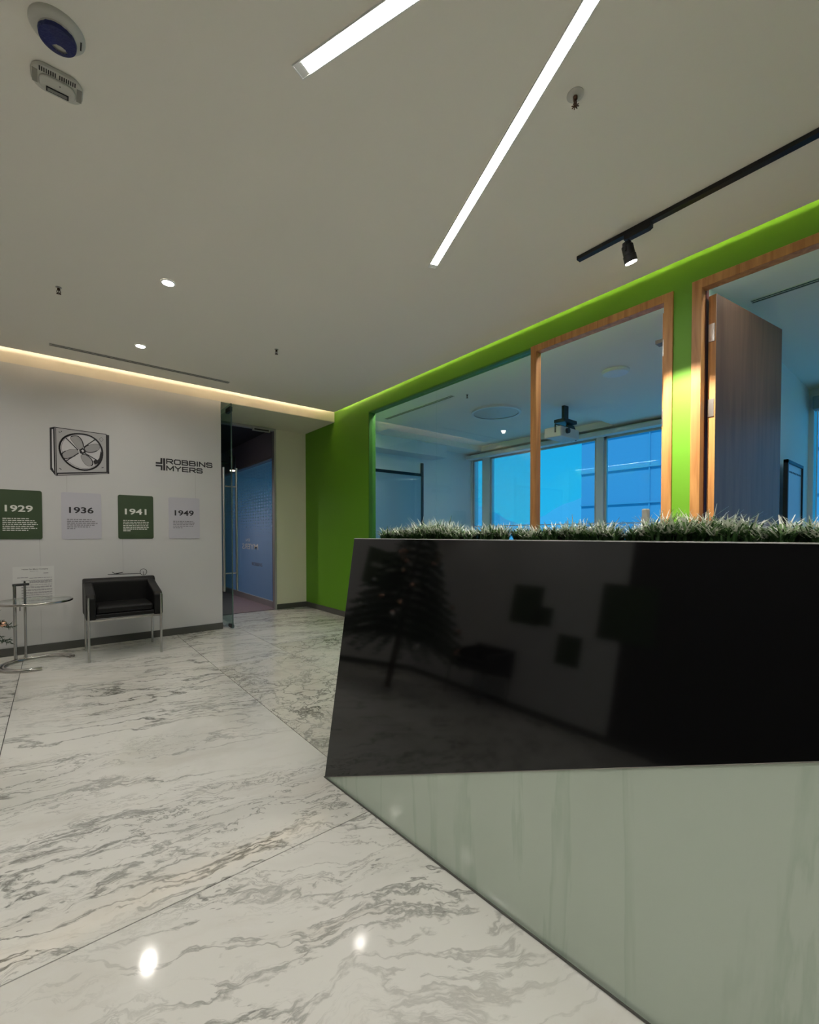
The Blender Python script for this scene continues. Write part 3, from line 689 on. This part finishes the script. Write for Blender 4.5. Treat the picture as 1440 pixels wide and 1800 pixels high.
def block_word(word, x0, x1, z0, z1, parent):
    wd = {'I': .12, 'M': 1.15}; tot = sum(wd.get(c, 1) for c in word)+.34*(len(word)-1); u = (x1-x0)/tot; x = x0; w = .0125
    for c in word:
        cw = wd.get(c, 1)*u; bm = bmesh.new()
        for pl in GL[c]:
            P = [Vector((x+p[0]*cw, z0+w/2+p[1]*(z1-z0-w))) for p in pl]
            for i in range(len(P)-1):
                a, b = P[i], P[i+1]; d = (b-a).normalized(); q = Vector((-d.y, d.x))*w/2; e = d*w*.42; y = -.0020-.00002*i
                bm.faces.new([bm.verts.new((p.x, y, p.y)) for p in (a-q-e, b-q+e, b+q+e, a+q-e)])
        obj('letter', bm, 'ink', parent); x += cw+.34*u
block_word('ROBBINS', 1.008, 1.492, 1.961, 2.023, lg)
block_word('MYERS', 1.008, 1.382, 1.884, 1.945, lg)
sy = -.002
for pts in ([(.898,1.973),(.944,1.973),(.945,2.023),(.965,2.023),(.964,1.955),(.897,1.955)], [(.897,1.943),(.965,1.943),(.964,1.885),(.946,1.885),(.947,1.925),(.897,1.925)], [(.972,2.023),(.992,2.023),(.992,1.885),(.972,1.885)]):
    decal(pts, sy, 'ink', lg, 'symbol')
# year cards
def card(x0, x1, mc, mt, ms, year, n, widths, label):
    xc = (x0+x1)/2
    t = thing('year_card', label, 'wall sign', (0, YN, 0), 0, 'history cards in a row on the wall')
    obj('plate', prism(bmesh.new(), rrect(x0, x1, 1.113, 1.586, .018, 4), 'y', -.006, -.0002), mc, t)
    text_mesh('year', year, x0+.062, x0+.264, 1.376, 1.440, -.0068, mt, t, .022)
    r = random.Random(int(year)); bm = bmesh.new()
    for i in range(n):
        z = 1.312-i*.0187; xe = x0+.045+.262*widths[i]; x = x0+.045
        while x < xe-.008:
            w = r.uniform(.010, .034); w = min(w, xe-x); add_box(bm, x, x+w, -.0068, -.0062, z-.0042, z+.0042); x += w+.0055
    obj('small_text', bm, ms, t, kind='stuff')
    return t
card(-.42, -.087, 'cardg', 'inkl', 'inkl', '1929', 7, (.72, .88, .93, .97, .9, .95, .7), 'dark green card reading 1929, leftmost in the row')
card(.06, .391, 'cardl', 'ink', 'inkg', '1936', 6, (.8, .88, .96, .9, .72, .25), 'pale lilac card reading 1936, under the fan graphic')
card(.537, .868, 'cardg', 'inkl', 'inkl', '1941', 7, (.78, .92, .95, .9, .92, .88, .3), 'dark green card reading 1941, above the armchair')
card(1.02, 1.349, 'cardl', 'ink', 'inkg', '1949', 5, (.8, .88, .84, .82, .4), 'pale lilac card reading 1949, under the company lettering')
t = thing('letter_print', 'pale typed letter graphic low on the wall behind the round table', 'wall print', (0, YN, 0))
decal([(-.313, .53), (-.002, .53), (-.003, .848), (-.311, .848)], -.001, 'paper', t, 'sheet')
text_mesh('heading', 'Hunter Fan Motor Company', -.245, -.050, .812, .828, -.002, 'ink', t, .01)
text_mesh('heading', 'Memphis, Tenn', -.185, -.125, .797, .806, -.002, 'inkg', t, .01)
r = random.Random(5); bm = bmesh.new()
add_box(bm, -.085, -.048, -.002, -.0015, .777, .783)
for z, a, b in [(.742, -.28, -.2), (.735, -.19, -.02), (.712, -.25, -.02), (.704, -.19, -.02), (.696, -.19, -.02), (.688, -.19, -.02), (.668, -.25, -.02), (.65, -.25, -.02), (.642, -.25, -.02), (.622, -.25, -.02), (.614, -.25, -.02), (.596, -.25, -.02), (.588, -.25, -.02), (.57, -.25, -.02), (.55, -.25, -.02), (.53, -.25, -.02)]:
    x = a
    while x < b-.004:
        w = min(r.uniform(.008, .03), b-x); add_box(bm, x, x+w, -.002, -.0015, z-.0022, z+.0022); x += w+.004
obj('typed_lines', bm, 'inkg', t, kind='stuff')
t = thing('drawing_print', 'thin line graphic of small fan and rod just above armchair back', 'wall print', (0, YN, 0))
stroke([(.765+.032*math.cos(2*PI*k/24), .745+.034*math.sin(2*PI*k/24)) for k in range(24)], .005, -.001, 'ink', t, 'ring', True)
stroke([(.44, .735), (.74, .728)], .006, -.001, 'ink', t, 'rod'); stroke([(.48, .757), (.50, .742), (.57, .75), (.51, .735)], .007, -.0012, 'ink', t, 'knot')
stroke([(.765, .75), (.765, .71)], .005, -.0012, 'ink', t, 'stem')
# a dark green panel farther left (seen in the desk's reflection)
t = thing('name_board', 'dark green board on the wall left of the picture, seen in the desk gloss', 'wall sign', (0, YN, 0))
obj('plate', prism(bmesh.new(), rrect(-2.2, -1.4, 1.2, 1.76, .02), 'y', -.006, -.0002), 'cardg', t)
text_mesh('lettering', 'ROBBINS & MYERS', -2.1, -1.5, 1.47, 1.54, -.0068, 'inkl', t, .015)
for k, (y0, y1, z0, z1) in enumerate(((3.0, 3.42, 1.10, 1.62), (2.84, 3.06, 1.12, 1.36), (2.44, 2.72, .7, 1.06), (1.75, 2.3, 1.1, 1.75))):
    o = thing('poster', 'dark poster on left side wall, seen only in the desk reflection', 'poster', (XW, 0, 0), 0, 'dark posters on the side wall')
    obj('sheet', bx(.0005, .012, y0*1.12, y1*1.12, z0, z1), 'cardg', o)

# ------------------------------------------------------------------ armchair
def rbox(x0, x1, y0, y1, z0, z1): return bx(x0, x1, y0, y1, z0, z1)
def armchair(loc, rz, label):
    t = thing('armchair', label, 'armchair', loc, rz, 'black leather armchairs')
    # origin = front left foot corner; width along +x, depth along +y
    Wd, D = .612, .50
    for s, xa in ((0, .0), (1, Wd-.075)):
        pr = [(-.012, .375), (-.012, .575), (.03, .605), (.30, .66), (D, .712), (D, .375)]
        obj('armrest', prism(bmesh.new(), pr, 'x', xa, xa+.075), 'leather', t, bevel=.014, smooth=False)
    obj('backrest', prism(bmesh.new(), [(D-.085, .375), (D-.085, .69), (D-.05, .722), (D+.012, .722), (D+.012, .375)], 'x', -.004, Wd+.004), 'leather', t, bevel=.014)
    obj('seat_base', bx(.07, Wd-.07, .0, D-.08, .385, .425), 'leather', t, bevel=.008)
    obj('seat_cushion', bx(.078, Wd-.078, .006, D-.088, .427, .492), 'leather', t, bevel=.018)
    obj('frame_rail', bx(.014, Wd-.014, -.014, .010, .362, .380), 'chrome', t, label='polished front rail')
    obj('frame_rail', bx(.014, Wd-.014, D-.01, D+.008, .362, .374), 'chrome', t)
    for x, y, z1 in ((.018, -.017, .585), (Wd-.018, -.017, .585), (.018, D+.0, .374), (Wd-.018, D+.0, .374)):
        obj('leg', tube(bmesh.new(), [(x, y, 0), (x, y, z1)], .0105, 12), 'chrome', t, smooth=True, label='slim chrome leg')
    return t
ac = armchair((.215, 4.90, 0), math.radians(0), 'black leather armchair with chrome legs against the grey wall')
a2 = armchair((XW+.62, 3.55, 0), math.radians(90), 'black leather armchair by left side wall, seen in the desk reflection')

# ------------------------------------------------------------------ adjustable glass side table
t = thing('side_table', 'round glass side table on chrome tubes beside the armchair', 'table', (-.14, 5.08, 0))
cx = [ (.26*math.cos(2*PI*k/64), .26*math.sin(2*PI*k/64), .57) for k in range(64)]
obj('top_ring', tube(bmesh.new(), cx, .0115, 10, closed=True), 'chrome', t, smooth=True)
obj('glass_top', lathe(bmesh.new(), [(0, .572), (.250, .572), (.250, .580), (0, .580)], 64), 'glasst', t)
arc = [(.02+.265*math.cos(math.radians(a)), .05+.265*math.sin(math.radians(a)), .012) for a in range(18, 277, 6)]
obj('base_tube', tube(bmesh.new(), arc, .012, 10), 'chrome', t, smooth=True)
arc2 = [(.02+.235*math.cos(math.radians(a)), .05+.235*math.sin(math.radians(a)), .012) for a in range(18, 277, 6)]
obj('base_tube', tube(bmesh.new(), arc2, .012, 10), 'chrome', t, smooth=True)
obj('column', tube(bmesh.new(), [(-.145, .255, .02), (-.145, .255, .70)], .013, 12), 'chrome', t, smooth=True)
obj('column', tube(bmesh.new(), [(-.075, .272, .02), (-.075, .272, .715)], .010, 12), 'chrome', t, smooth=True)
obj('grip', tube(bmesh.new(), [(-.158, .252, .70), (-.045, .28, .70)], .012, 10), 'blackm', t, smooth=True, label='black top grip joining the columns')
obj('ring_bracket', bx(-.16, -.06, .235, .27, .555, .578), 'chrome', t)
obj('pin', tube(bmesh.new(), [(-.11, .262, .46), (-.11, .262, .56)], .004, 6), 'blackm', t)
obj('pin_chain', tube(bmesh.new(), [(-.075, .27, .715), (-.075, .27, .73)], .007, 8), 'blackm', t)

# ------------------------------------------------------------------ christmas tree just left of the frame
TC = Vector((-1.09, 4.08, 0)); RT = .87; HT = 2.1
t = thing('christmas_tree', 'dark green christmas tree whose branch tips enter at the left edge', 'christmas tree', TC)
obj('trunk', tube(bmesh.new(), [(0, 0, 0), (0, 0, HT*.95)], [.04, .012], 8), 'bark', t)
r = random.Random(11)
for tier in range(15):
    z = .58+tier*1.5/15; rad = RT*(1-(z-.58)/1.62); bm = bmesh.new(); nb = max(7, int(21*(rad/RT)+4))
    for b in range(nb):
        a = 2*PI*(b+r.random()*.6)/nb; L = rad*r.uniform(.86, 1.06); d = Vector((math.cos(a), math.sin(a), 0)); s = Vector((-d.y, d.x, 0))
        P = lambda u: d*(L*u)+Vector((0, 0, z+.10*L-.20*L*u*u*1.6))
        tube(bm, [P(0), P(.5), P(.98)], [.008, .005, .002], 4)
        for q in range(int(34*L)+10):
            u = .15+.85*(q/(int(34*L)+10)); p = P(u)
            for sg in (-1, 1):
                tw = (s*sg*r.uniform(.6, 1)+d*r.uniform(.3, .9)+Vector((0, 0, r.uniform(-.35, .5)))).normalized(); ln_ = r.uniform(.05, .10)*(1.2-u*.5)
                for k in range(5):
                    c = p+tw*ln_*(k/5); nd = (tw+Vector((r.uniform(-1, 1), r.uniform(-1, 1), r.uniform(-1, 1)))*.8).normalized()*.028; w = s.cross(nd).normalized()*.0034
                    bm.faces.new([bm.verts.new(v) for v in (c-w, c+w, c+nd)])
    obj('branch_tier', bm, 'fir', t, kind='stuff')
def bauble(p, rr, m, label):
    o = thing('bauble', label, 'bauble', p, 0, 'baubles on the christmas tree')
    obj('ball', lathe(bmesh.new(), [(rr*math.sin(PI*k/12), -rr*math.cos(PI*k/12)) for k in range(13)], 20), m, o, smooth=True)
    obj('cap', lathe(bmesh.new(), [(0, rr), (.007, rr-.002), (.007, rr+.008), (0, rr+.008)], 10), 'silver', o)
bauble((-.283, 4.14, .535), .022, 'gold', 'copper pink bauble showing at the left edge of the picture')
for k in range(22):
    z = r.uniform(.55, 1.8); rad = RT*(1-(z-.5)/1.6)*1.0; a = r.uniform(-2.6, .2)
    bauble((TC.x+rad*math.cos(a), TC.y+rad*math.sin(a), z-.05), .028, r.choice(('gold', 'silver')), 'small shiny bauble on the hidden part of the christmas tree')

# ------------------------------------------------------------------ conference room
t = thing('projector', 'pale ceiling projector on a short black pole with cables', 'projector', (5.33, 3.27, 2.87))
obj('pole', bx(-.05, .05, -.02, .02, -.19, 0), 'blackm', t)
obj('bracket', bx((-.14, .16, -.08, .08, -.235, -.19), (-.30, .02, -.05, -.03, -.30, -.285), (-.30, -.285, -.05, -.03, -.40, -.29), (.05, .2, -.02, .02, -.30, -.235)), 'blackm', t, bevel=.006)
obj('body', bx(-.29, .15, -.12, .13, -.45, -.32), 'white', t, bevel=.015)
obj('lens', lathe(bmesh.new(), [(0, 0), (.035, 0), (.035, .03), (0, .03)], 20), 'blackm', t, loc=(-.2, -.15, -.385)).rotation_euler = (PI/2, 0, 0)
bm = bmesh.new()
tube(bm, [(.1, 0, -.24), (.22, 0, -.25), (.30, 0, -.34), (.27, 0, -.42), (.18, 0, -.40)], .011, 6); tube(bm, [(.15, .02, -.3), (.24, .02, -.36), (.2, .02, -.43), (.14, .02, -.40)], .010, 6)
obj('cables', bm, 'blackm', t)
t = thing('ceiling_speaker', 'round white disc on conference ceiling inside the oak door frame', 'ceiling fixture', (4.60, 2.24, 2.87))
obj('disc', lathe(bmesh.new(), [(0, -.0002), (.135, -.0002), (.135, -.012), (.12, -.03), (.06, -.036), (0, -.037)], 40), 'whitetrim', t, smooth=True)
t = thing('ceiling_light', 'large flat round ceiling light seen through the left glass', 'ceiling light', (5.09, 4.25, 2.97))
obj('rim', lathe(bmesh.new(), [(.33, -.0002), (.36, -.0002), (.36, -.03), (.33, -.03)], 48), 'whitetrim', t, smooth=True)
obj('diffuser', lathe(bmesh.new(), [(0, -.0002), (.329, -.0002), (.329, -.022), (0, -.022)], 48), 'white', t)
d5 = sroot('door_4')
obj('black_frame', bx((3.6, 5.6, 6.505, 6.53, 2.29, 2.345), (5.57, 5.625, 6.50, 6.53, 0, 2.55), (3.6, 3.65, 6.505, 6.53, 0, 2.34)), 'blackm', d5)
obj('pane', bx(3.65, 5.57, 6.512, 6.52, 0.02, 2.29), mat('glass_panel_blue', (.30, .42, .52), .12), d5)
# easel
t = thing('whiteboard_easel', 'slim dark framed whiteboard easel beside the window at far right', 'easel', (0, 0, 0))
obj('frame', bx((5.44, 5.475, .985, 1.02, 0, 1.87), (6.11, 6.135, .985, 1.02, 0, 1.86), (5.44, 6.135, .985, 1.02, 1.84, 1.87)), 'blackm', t)
obj('board', bx(5.476, 6.11, .998, 1.008, .75, 1.84), mat('board_white', (.55, .66, .74), .3), t)
bm = bmesh.new()
for k in range(9): add_box(bm, 5.51+k*.065, 5.55+k*.065, .9965, .998, 1.755, 1.772)
obj('printed_marks', bm, 'ink', t, kind='stuff')
t = thing('roller_blind', 'rolled up window blind cassette over the window at far right', 'blind', (XF, 0, 0))
obj('cassette', bx(-.16, -.0002, -.9, 1.03, 2.60, 2.75), mat('blind_grey', (.20, .26, .30), .5), t, bevel=.01)
obj('cord', tube(bmesh.new(), [(-.05, 1.0, 1.0), (-.05, 1.0, 2.6)], .006, 6), 'whitetrim', t)

def room_fill_line(x, y0, y1, z, es, label):  # light lines added out of sight to give the blue rooms neutral light
    t = thing('linear_light', label, 'ceiling light', (x, y0, z))
    obj('housing', bx((-.032, -.026, 0, y1-y0, -.012, -.0002), (.026, .032, 0, y1-y0, -.012, -.0002)), 'whitetrim', t)
    obj('diffuser', bx(-.026, .026, 0, y1-y0, -.010, -.0004), mat('room_fill_led', (1, 1, 1), .4, emit=(.95, .97, 1), es=es), t)
room_fill_line(3.345, 1.3, 6.3, 2.87, 19, 'added fill light line on conference ceiling, out of sight behind the big glass')
room_fill_line(3.345, -2.2, .85, 2.87, 17, 'added fill light line on the ceiling of the room behind the open brown door')
for yy in (7.8, 10.2):  # light panels added to brighten the office behind the film
    t = thing('fill_panel_light', 'added square fill light panel on the office ceiling behind the dotted frosted glass', 'ceiling light', (5.2, yy, 2.84), 0, 'added fill light panels in the office behind frosted glass')
    obj('rim', bx((-.32, -.30, -.32, .32, -.02, -.0002), (.30, .32, -.32, .32, -.02, -.0002), (-.3, .3, -.32, -.3, -.02, -.0002), (-.3, .3, .3, .32, -.02, -.0002)), 'whitetrim', t)
    obj('diffuser', bx(-.30, .30, -.30, .30, -.014, -.0004), mat('fill_panel_led', (1, 1, 1), .4, emit=(.95, .97, 1), es=3.0), t)
# corridor spotlight
t = thing('corridor_spotlight', 'black cylinder spotlight on an arm seen in the corridor glass', 'spotlight', (2.05, 7.6, 2.80))
obj('stem', tube(bmesh.new(), [(0, 0, 0), (0, 0, -.42)], .012, 8), 'blackm', t)
obj('arm', tube(bmesh.new(), [(0, 0, -.42), (.26, .0, -.45)], .014, 8), 'blackm', t)
obj('head', lathe(bmesh.new(), [(0, -.56), (.048, -.56), (.048, -.34), (0, -.34)], 20, (.29, 0, 0)), 'blackm', t, smooth=True)
obj('lens', lathe(bmesh.new(), [(0, -.575), (.04, -.575), (.04, -.561), (0, -.561)], 20, (.29, 0, 0)), 'warmlens', t)
t = thing('corridor_downlight', 'tiny warm lamp at the wall end behind the glass door', 'spotlight', (1.72, 7.2, 2.8))
obj('head', lathe(bmesh.new(), [(0, -.46), (.035, -.46), (.035, 0), (0, 0)], 16), 'blackm', t)
obj('lens', lathe(bmesh.new(), [(0, -.475), (.03, -.475), (.03, -.461), (0, -.461)], 16), 'warmlens', t)

ld = bpy.data.lights.new('spot', 'SPOT'); ld.energy = 24; ld.spot_size = math.radians(160); ld.spot_blend = 1; ld.shadow_soft_size = .05; ld.color = (1, .85, .8)
for t_ in ('corridor_downlight',):
    p_ = bpy.data.objects[t_]; lo = bpy.data.objects.new('corridor_lamp', ld); COL.objects.link(lo); lo.parent = p_; lo.location = (.29, 0, -.59) if 'spot' in t_ else (0, 0, -.49)
# ------------------------------------------------------------------ outside
t = thing('office_tower', 'grey blue tower block outside the conference windows', 'building', (0, 0, 0))
obj('facade', bx(44, 70, -20, 25.0, -30, 60), 'tower', t)
for k in range(9):
    obj('floor_line', bx(43.8, 44, -20, 25.0, -6+k*3.4, -5.85+k*3.4), 'towers', t)
for k in range(6): obj('joint_line', bx(43.85, 44, 18-k*5.2, 18.12-k*5.2, -30, 60), 'towers', t)
bm = bmesh.new(); r = random.Random(2); prev = None
for k in range(81):
    y = -300+k*15; h = 28+34*math.sin(k*.11+.6)**2+14*math.sin(k*.33+1)+r.uniform(-2, 2)
    cur = (bm.verts.new((520, y, -40)), bm.verts.new((560, y, h*.75)), bm.verts.new((640, y, h)), bm.verts.new((760, y, -40)))
    if prev:
        for i in range(3): bm.faces.new((prev[i], cur[i], cur[i+1], prev[i+1]))
    prev = cur
o = tag(obj('mountain', bm, 'hill', smooth=True), 'hazy blue mountain ridge beyond the windows', 'mountain')
tag(obj('city_ground', bx(20, 900, -400, 900, -42, -40), 'ground'), 'hazy ground far below the windows', 'ground')['kind'] = 'structure'
